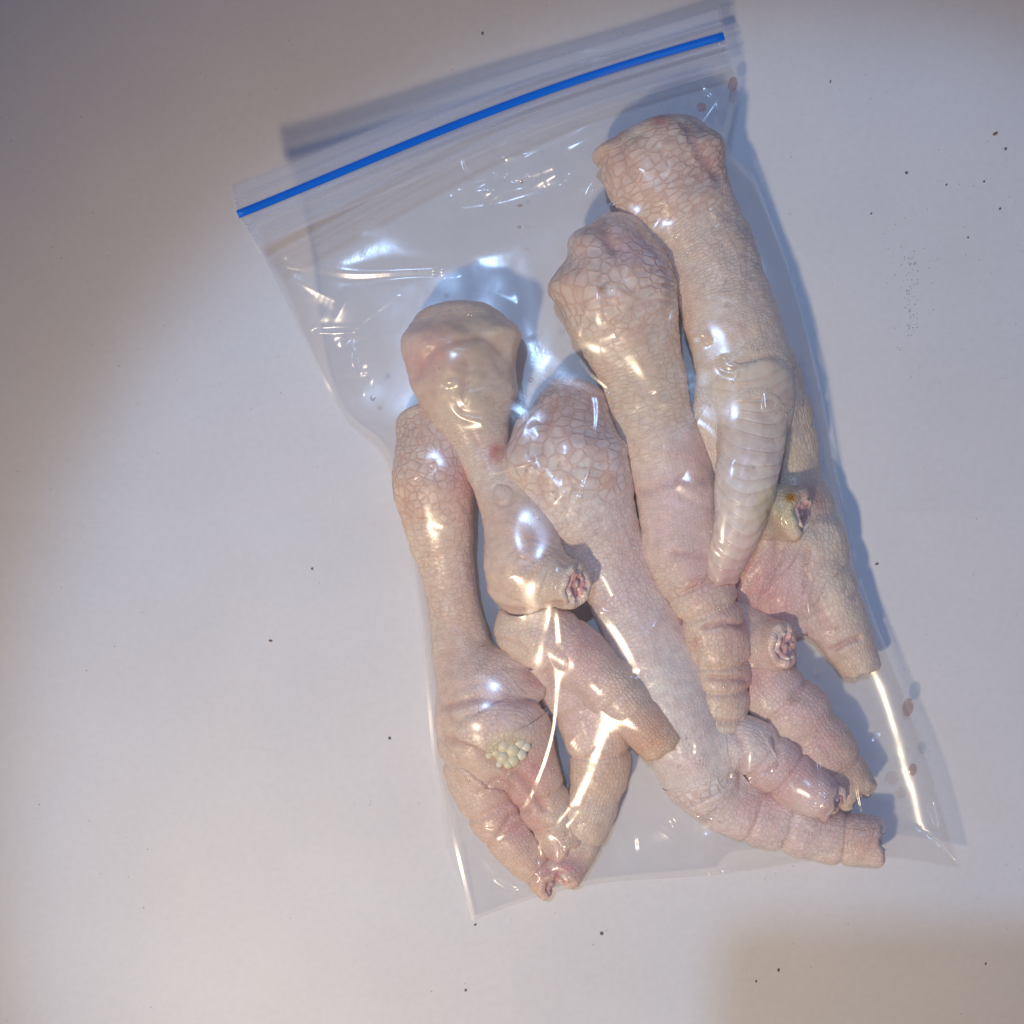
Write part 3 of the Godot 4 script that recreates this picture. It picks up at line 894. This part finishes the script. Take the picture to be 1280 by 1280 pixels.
			if m > 0: run = clampf(run + miss.dot(along) * (q - smooth[m - 1]).length() * S, -0.0016, 0.0022)
			rise.append(run)
		var mean := 0.0
		for m in rise: mean += m / rise.size()
		for j in nv:
			if row_hi[j] < lo.y or row_lo[j] > hi.y: continue
			for i in nu:
				var k := j * nu + i
				var q := px[k]
				if q.x < lo.x or q.y < lo.y or q.x > hi.x or q.y > hi.y: continue
				var best := 1e9
				var at := 0.0
				var sd := 0.0
				for m in smooth.size() - 1:
					var a := smooth[m]
					var ab := smooth[m + 1] - a
					var t := clampf((q - a).dot(ab) / maxf(ab.length_squared(), 1e-6), 0.0, 1.0)
					var off := q - a - ab * t
					var d := off.length_squared()
					if d < best:
						best = d
						at = m + t
						sd = off.dot(Vector2(-ab.y, ab.x).normalized())
				var m0 := mini(int(at), smooth.size() - 2)
				var f := at - m0
				var ends := smoothstep(0.0, 0.14, at / (smooth.size() - 1)) * smoothstep(0.0, 0.14, 1.0 - at / (smooth.size() - 1))
				var x := sd / wd
				var perp := best - sd * sd
				ends *= exp(-maxf(perp, 0.0) / (wd * wd))
				add[k] += ends * (lerpf(steep[m0], steep[m0 + 1], f) * wd * S * x * exp(-x * x) + (lerpf(rise[m0], rise[m0 + 1], f) - mean) * float(cr[3]) * exp(-x * x / 5.0))
	var wr := FastNoiseLite.new()
	wr.seed = 8
	wr.frequency = 0.008
	wr.fractal_octaves = 2
	wr.domain_warp_enabled = true
	wr.domain_warp_amplitude = 30.0
	wr.domain_warp_frequency = 0.008
	for j in nv:
		var v := V0 + (1.0 - V0) * j / (nv - 1)
		for i in nu:
			var k := j * nu + i
			var u := float(i) / (nu - 1)
			var q := px[k]
			var rim := smoothstep(0.0, 0.03, u) * smoothstep(0.0, 0.03, 1.0 - u) * smoothstep(0.0, 0.04, 1.0 - v)
			var h := maxf(y[k] + rim * add[k], look(top, spot(q.x, q.y, y[k]).x, spot(q.x, q.y, y[k]).z) + 0.0001) + rim * ( 0.00014 * wr.get_noise_2d(q.x * 0.9, q.y * 1.1))
			p[k] = spot(q.x, q.y, h)
			var gx := int((p[k].x - GX0) * 1000.0)
			var gz := int((p[k].z - GZ0) * 1000.0)
			if gx >= 0 and gz >= 0 and gx < GN and gz < GN:
				film_y[gz * GN + gx] = maxf(film_y[gz * GN + gx], h)
	put("front_film", grid_mesh(p, nu, nv, false), film, bag)
	# --- back film: on the table, rising to the seams and to the mouth
	var bu := 121
	var bv := 161
	var bp := PackedVector3Array()
	for j in bv:
		var v := V0 + (1.0 - V0) * j / (bv - 1)
		for i in bu:
			var u := float(i) / (bu - 1)
			var q := bag_px(u, v)
			# the back sheet bulges out past the front one at the lower left corner
			if u < 0.2: q.x -= (1.0 - u / 0.2) * 14.0 * exp(-pow((v - 0.88) / 0.07, 2.0))
			var d := minf(u, 1.0 - u) * 600.0
			var e := edge_y(0.0 if u < 0.5 else 1.0, maxf(v, 0.0)) * exp(-d / 45.0)
			var rise := (zip_y(u) - 0.0006) * (1.0 - smoothstep(0.0, 0.16, v))
			var low := edge_y(u, 1.0) * smoothstep(0.93, 1.0, v)
			var h := 0.0003 + maxf(maxf(e, rise), low) + 0.00012 * (1.0 + wr.get_noise_2d(q.x * 1.4, q.y * 1.4))
			h -= 0.0004 * smoothstep(0.0006, 0.004, h)
			bp.append(spot(q.x, q.y, h))
	put("back_film", grid_mesh(bp, bu, bv, false), film, bag)
	# --- blue closing strip
	var blue := StandardMaterial3D.new()
	blue.resource_name = "blue plastic"
	blue.albedo_color = lin(0.003, 0.20, 0.88)
	blue.roughness = 0.35
	put("blue_strip", strip(0.0, 5.2, 1.0), blue, bag)
	# --- clear ribs of the press seal beside the strip
	var rib_film := StandardMaterial3D.new()
	rib_film.resource_name = "clear ribs"
	rib_film.transparency = BaseMaterial3D.TRANSPARENCY_ALPHA
	rib_film.albedo_color = Color(0.94, 0.95, 0.97, 0.14)
	rib_film.roughness = 0.15
	# frosted band that the strip and the ribs are moulded into
	var frosted := rib_film.duplicate() as StandardMaterial3D
	frosted.resource_name = "frosted film"
	frosted.albedo_color = Color(0.94, 0.95, 0.98, 0.30)
	frosted.roughness = 0.24
	var band := PackedVector3Array()
	for j in 25:
		var v := -0.046 + 0.088 * j / 24.0
		for i in 121:
			var u := 0.002 + 0.996 * i / 120.0
			var q := bag_px(u, v)
			band.append(spot(q.x, q.y, zip_y(u) + maxf(-v, 0.0) * 0.02 - 0.0007 + 0.00012 * sin(v * 700.0)))
	put("seal_band", grid_mesh(band, 121, 25, false), frosted, bag)
	for v in [-0.022, 0.013, 0.021, 0.034]:
		put("seal_rib", strip(v, 1.6, 0.7), rib_film, bag)
	# --- clear welded seams down both sides
	var weld := StandardMaterial3D.new()
	weld.resource_name = "welded film"
	weld.transparency = BaseMaterial3D.TRANSPARENCY_ALPHA
	weld.albedo_color = Color(0.93, 0.94, 0.95, 0.16)
	weld.roughness = 0.2
	weld.cull_mode = BaseMaterial3D.CULL_DISABLED
	for side in 2:
		var sp := PackedVector3Array()
		for j in 141:
			var v := V0 + (1.0 - V0) * j / 140.0
			for i in 3:
				var q := bag_px(float(side), v)
				var out := (-1.0 if side == 0 else 1.0) * (i * 2.2 - 1.0)
				sp.append(spot(q.x + out, q.y, edge_y(float(side), maxf(v, 0.0)) + maxf(-v, 0.0) * 0.02 + 0.0002 - 0.00005 * i))
		put("side_seam", grid_mesh(sp, 3, 141, false), weld, bag)

func strip(v: float, half: float, high: float) -> ArrayMesh:
	var p := PackedVector3Array()
	var n := 120
	for j in n:
		var u := float(j) / (n - 1)
		var f := 0.985 if false else 1.0
		var a := bag_px(u, v)
		var b := bag_px(minf(u + 0.01, 1.0), v) - bag_px(maxf(u - 0.01, 0.0), v)
		var side := Vector2(-b.y, b.x).normalized()
		var end := smoothstep(-0.002, 0.004, minf(u, 1.0 - u))
		for i in 13:
			var t := TAU * (i % 12) / 12.0
			var q := a + side * cos(t) * half * f
			p.append(spot(q.x, q.y, zip_y(u) + (0.0003 if v == 0.0 else 0.0015) + maxf(-v, 0.0) * 0.02 + sin(t) * high * MM * 0.5 * maxf(end, 0.05)))
	return grid_mesh(p, 13, n, true)

# ---------------------------------------------------------------- loose drops, crumbs and the table
func make_drops() -> void:
	var wet := StandardMaterial3D.new()
	wet.resource_name = "water"
	wet.transparency = BaseMaterial3D.TRANSPARENCY_ALPHA
	wet.albedo_color = Color(0.80, 0.74, 0.70, 0.10)
	wet.roughness = 0.05
	var rusty := wet.duplicate() as StandardMaterial3D
	rusty.resource_name = "tinted water"
	rusty.albedo_color = Color(0.66, 0.42, 0.30, 0.24)
	make_beads(wet)
	var dome := SphereMesh.new()
	dome.radius = 1.0
	dome.height = 0.9
	dome.radial_segments = 24
	dome.rings = 12
	for q in [[992, 873, 10, 1.1, 0, "round drop over the pink toe beside the bag's blue shadow"], [1135, 884, 8, 1.7, 1, "tall tan drop at the bag's lower right seam"], [1141, 962, 6, 1.5, 1, "slim tan drop below the tall one at the lower right seam"], [1126, 991, 8, 1.0, 0, "clear drop nearest the bag's bottom right corner"], [1115, 972, 10, 1.0, 0, "largest clear drop in the shadowed lower right pocket"], [883, 1018, 15, 0.8, 0, "widest drop, above the bottom toe at the bag's lower edge"], [1022, 838, 6, 0.7, 0, "drop between the two right-hand toes in the blue shadow"], [877, 134, 7, 0.9, 1, "rusty drop under the right end of the blue strip"], [916, 105, 7, 1.5, 1, "long rusty drop in the fold at the top right of the bag"], [664, 475, 4, 1.0, 1, "small dark red drop between two knuckles on bare table"], [761, 777, 5, 1.1, 0, "small drop on the pale middle foot beside a bright glint"], [545, 343, 4, 1.0, 0, "small drop above the bare joint, right one of two"], [520, 339, 3, 1.0, 0, "small drop above the bare joint, left one of two"], [649, 284, 3, 0.8, 1, "lowest red droplet in the empty upper part of the bag"], [650, 257, 4, 0.6, 1, "middle red droplet in the empty upper part of the bag"], [652, 227, 3, 0.9, 1, "highest red droplet in the empty upper part of the bag"], [466, 498, 4, 1.0, 1, "pale brown droplet at the left bulge of the bag"], [658, 838, 3, 1.0, 0, "tiny bead on the left foot under its cut rear toe"]]:
		var at := spot(q[0], q[1], 0.01)
		var y := maxf(look(film_y, at.x, at.z), 0.001)
		var o := put("liquid_drop", dome, rusty if q[4] == 1 else wet)
		o.position = spot(q[0], q[1], y - 0.0007)
		o.scale = Vector3(q[2], q[2] * 0.5, q[2] * q[3]) * S * 0.85
		o.rotation.y = 0.2 * sin(q[0])
		tag(o, q[5], "drop", "drops of liquid in the bag")

func make_beads(wet: StandardMaterial3D) -> void:
	# moisture between film and skin: hundreds of tiny beads that catch the lamps
	var ball := SphereMesh.new()
	ball.radius = 1.0
	ball.height = 1.2
	ball.radial_segments = 10
	ball.rings = 6
	var at: Array[Vector3] = []
	var r: Array[float] = []
	while at.size() < 620:
		var x := rng.randf_range(-0.06, 0.1)
		var z := rng.randf_range(-0.11, 0.09)
		var hard := look(top, x, z)
		var patch := noise.get_noise_2d(x * 400.0, z * 400.0)
		if hard < 0.006 or patch < rng.randf_range(-0.4, 0.35): continue
		var q := Vector3(x, maxf(look(film_y, x, z), hard) + 0.0001, z)
		for k in rng.randi_range(1, 3):
			at.append(q + Vector3(rng.randfn(0.0, 0.0006), 0, rng.randfn(0.0, 0.0009)))
			r.append(0.00013 + 0.0003 * pow(rng.randf(), 3.0))
	var mm := MultiMesh.new()
	mm.transform_format = MultiMesh.TRANSFORM_3D
	mm.mesh = ball
	mm.instance_count = at.size()
	for i in at.size():
		mm.set_instance_transform(i, Transform3D(Basis().scaled(Vector3(r[i], r[i] * 0.7, r[i] * rng.randf_range(0.8, 1.6))), at[i]))
	var o := MultiMeshInstance3D.new()
	o.name = "moisture_beads"
	o.multimesh = mm
	o.material_override = wet
	add_child(o, true)
	tag(o, "tiny beads of moisture between the film and the skin", "moisture", "", "stuff")

func crumb_mesh(sd: int) -> ArrayMesh:
	var p := PackedVector3Array()
	for j in 7:
		var b := PI * j / 6.0
		for i in 9:
			var a := TAU * (i % 8) / 8.0
			var r := 1.0 + 0.45 * noise.get_noise_3d(cos(a) * 9.0 + sd * 31.0, cos(b) * 9.0, sin(a) * 9.0)
			p.append(Vector3(cos(a) * sin(b) * r, -cos(b) * 0.7 * r, sin(a) * sin(b) * r))
	return grid_mesh(p, 9, 7, true)

func make_table() -> void:
	var m := StandardMaterial3D.new()
	m.resource_name = "white laminate"
	var w := 1024
	var im := Image.create(w, w, false, Image.FORMAT_RGB8)
	var broad := FastNoiseLite.new()
	broad.seed = 3
	broad.frequency = 0.006
	broad.fractal_octaves = 5
	var grain := FastNoiseLite.new()
	grain.seed = 4
	grain.frequency = 0.11
	grain.fractal_octaves = 3
	var scratch := FastNoiseLite.new()
	scratch.seed = 9
	scratch.frequency = 0.02
	for j in w:
		for i in w:
			var k := 0.905 + 0.014 * broad.get_noise_2d(i, j) + 0.012 * grain.get_noise_2d(i, j) - 0.03 * pow(maxf(0.0, 1.0 - absf(scratch.get_noise_2d(i * 0.25, j * 1.6)) * 16.0), 3.0) * maxf(0.0, broad.get_noise_2d(i * 2.0, j * 2.0 + 900))
			var c := 0.006 * broad.get_noise_2d(i + 3000, j)
			im.set_pixel(i, j, Color(k + c, k, k - c))
	m.albedo_texture = ImageTexture.create_from_image(im)
	m.uv1_scale = Vector3(2, 2, 2)
	m.roughness = 0.45
	m.metallic_specular = 0.4
	var slab := ArrayMesh.new()
	var st := SurfaceTool.new()
	st.begin(Mesh.PRIMITIVE_TRIANGLES)
	var box := BoxMesh.new()
	box.size = Vector3(0.7, 0.02, 0.7)
	st.append_from(box, 0, Transform3D(Basis(), Vector3(0, -0.01, 0)))
	slab = st.commit()
	m.uv1_triplanar = true
	m.uv1_scale = Vector3(3.6, 3.6, 3.6)
	tag(put("table_top", slab, m), "white laminate table top with faint specks and smudges", "", "", "structure")
	# crumbs one can point to
	var dark := StandardMaterial3D.new()
	dark.resource_name = "dark crumb"
	dark.albedo_color = lin(0.20, 0.175, 0.16)
	dark.roughness = 0.8
	var brown := dark.duplicate() as StandardMaterial3D
	brown.albedo_color = lin(0.28, 0.17, 0.10)
	var grey := dark.duplicate() as StandardMaterial3D
	grey.albedo_color = lin(0.28, 0.26, 0.25)
	var pale := dark.duplicate() as StandardMaterial3D
	pale.albedo_color = lin(0.56, 0.54, 0.52)
	var k := 0
	for q in [[1244, 167, 4.5, 2.2, brown, "long brown crumb near the top right corner of the picture"], [1257, 186, 2.4, 2.2, dark, "dark crumb just below the long brown one, top right"], [1133, 216, 2.4, 2.2, dark, "dark crumb on bare table right of the bag's upper corner"], [1038, 102, 2.4, 1.2, grey, "flat grey crumb right of the blue strip's end"], [752, 1167, 2.8, 2.6, dark, "round dark crumb below the bag's bottom edge"], [487, 923, 2.2, 2.4, dark, "small dark crumb left of the foot with the yellow callus"], [594, 1156, 1.6, 2.4, grey, "tiny crumb touching the bag's bottom left corner"], [1096, 705, 2.6, 1.8, dark, "dark crumb in the blue shadow along the bag's right edge"], [973, 1213, 2.2, 2.2, dark, "dark crumb in the yellowish shade, upper left of that patch"], [945, 1227, 1.5, 1.5, dark, "tiny crumb at the left border of the yellowish shade"], [1232, 1205, 1.6, 1.4, dark, "tiny crumb at the right end of the yellowish shade"], [582, 1238, 2.0, 2.0, grey, "grey crumb near the bottom of the picture, left of centre"], [603, 42, 2.0, 2.4, grey, "grey crumb above the bag's top edge"], [390, 711, 2.0, 2.0, grey, "faint crumb left of the bag at mid height"], [338, 801, 3.0, 1.6, brown, "pale brown flake on the empty left side of the table"], [1183, 231, 1.5, 1.5, dark, "tiny crumb left of the dust smudge, upper right"], [1230, 227, 1.6, 1.6, dark, "tiny crumb above the dust smudge, upper right"], [1250, 261, 1.8, 1.8, dark, "tiny crumb at the right border above the smudge"], [1210, 297, 1.6, 1.4, dark, "tiny crumb right of the dust smudge"], [1089, 267, 1.6, 1.6, grey, "tiny grey crumb between the bag and the dust smudge"]]:
		var o := put("crumb", crumb_mesh(k), q[4])
		o.position = spot(q[0], q[1], 0.0002)
		o.scale = Vector3(q[2] * 0.8, 1.2, q[3] * 0.8) * S
		o.rotation.y = 0.5 + 1.3 * k if k else 0.5
		tag(o, q[5], "crumb", "crumbs on the white table")
		k += 1
	# fine dust, and the gritty smudge at the right
	var mm := MultiMesh.new()
	mm.transform_format = MultiMesh.TRANSFORM_3D
	mm.mesh = crumb_mesh(99)
	var spots: Array = []
	for i in 260:
		spots.append([rng.randf_range(0, 1280), rng.randf_range(0, 1280), rng.randf_range(0.35, 0.9)])
	for i in 90:
		spots.append([1139 + rng.randfn(0, 5), rng.randf_range(310, 420), rng.randf_range(0.3, 1.1)])
	for i in 60:
		spots.append([rng.randf_range(1100, 1280), rng.randf_range(220, 480), rng.randf_range(0.3, 0.9)])
	mm.instance_count = spots.size()
	for i in spots.size():
		var q: Array = spots[i]
		mm.set_instance_transform(i, Transform3D(Basis().scaled(Vector3(q[2], 0.5, q[2] * 0.8) * S), spot(q[0], q[1], 0.00008)))
	var dust := MultiMeshInstance3D.new()
	dust.name = "dust"
	dust.multimesh = mm
	dust.material_override = pale
	add_child(dust, true)
	tag(dust, "fine grey dust and grit scattered over the table", "dust", "", "stuff")

func make_phone() -> void:
	# the telephone the picture is taken with: it hangs over the table and shades the lower right of it
	var phone := thing("telephone", "black telephone held above the table to take the picture", "phone", spot(620, 628) + Vector3(0, CAM_H + 0.005, 0))
	var black := StandardMaterial3D.new()
	black.resource_name = "black glass"
	black.albedo_color = lin(0.02, 0.02, 0.022)
	black.roughness = 0.25
	var body := CSGPolygon3D.new()
	var pts := PackedVector2Array()
	for c in [[0.150, 0.066, 0.0], [-0.004, 0.066, PI / 2], [-0.004, -0.004, PI], [0.150, -0.004, PI * 1.5]]:
		for i in 7:
			var a: float = c[2] + PI / 2 * i / 6.0
			pts.append(Vector2(c[0] + cos(a) * 0.006, c[1] + sin(a) * 0.006))
	body.polygon = pts
	body.depth = 0.008
	body.rotation.x = PI / 2
	body.position.y = 0.008
	body.material = black
	body.name = "body"
	phone.add_child(body, true)
	var rim := TorusMesh.new()
	rim.inner_radius = 0.0055
	rim.outer_radius = 0.0075
	var ringo := put("lens_ring", rim, black, phone)
	ringo.scale = Vector3(1, 0.5, 1)

func _ready() -> void:
	# ---- camera
	var cam := Camera3D.new()
	cam.name = "Camera"
	cam.fov = rad_to_deg(2.0 * atan(640.0 * S / CAM_H))
	cam.near = 0.01
	cam.far = 20.0
	add_child(cam)
	cam.transform = Transform3D(Basis(Vector3.RIGHT, Vector3.FORWARD, Vector3.UP), Vector3(0, CAM_H, 0))
	cam.current = true
	# ---- room light and exposure
	var env := Environment.new()
	env.background_mode = Environment.BG_COLOR
	env.background_color = lin(0.079, 0.081, 0.145)
	env.tonemap_mode = Environment.TONE_MAPPER_LINEAR
	env.tonemap_exposure = 1.0
	env.sdfgi_enabled = true
	env.ssao_enabled = true
	env.ssil_enabled = true
	var we := WorldEnvironment.new()
	we.environment = env
	add_child(we)
	# ---- a warm lamp low beyond the near edge, a cool one high above
	lamp("warm_lamp", WARM_AT, spot(780, 872), 0.02, lin(1.0, 0.80, 0.55), 0.179, 27.42, 0.99)
	lamp("cool_lamp", COOL_AT, spot(1023, 1056), 0.012, lin(0.355, 0.57, 0.94), 0.231, 14.0, 0.26)
	# ---- shapes
	rng.seed = 20
	noise.seed = 6
	noise.frequency = 0.11
	noise.fractal_octaves = 3
	fine.seed = 16
	fine.frequency = 0.32
	fine.fractal_octaves = 3
	top.resize(GN * GN)
	film_y.resize(GN * GN)
	var t := Time.get_ticks_msec()
	make_table()
	make_phone()
	make_materials()
	print("materials ", Time.get_ticks_msec() - t)
	make_feet()
	print("feet ", Time.get_ticks_msec() - t)
	make_bag()
	print("bag ", Time.get_ticks_msec() - t)
	make_drops()
	print("all ", Time.get_ticks_msec() - t)

func lamp(called: String, at: Vector3, to: Vector3, size: float, color: Color, energy: float, angle: float, soft: float) -> void:
	var l := SpotLight3D.new()
	l.name = called
	l.light_color = color
	l.light_energy = energy
	l.light_size = size
	l.spot_angle = angle
	l.spot_angle_attenuation = soft
	l.spot_range = 6.0
	l.spot_attenuation = 2.0
	l.shadow_enabled = true
	add_child(l)
	l.look_at_from_position(at, to, Vector3.FORWARD)
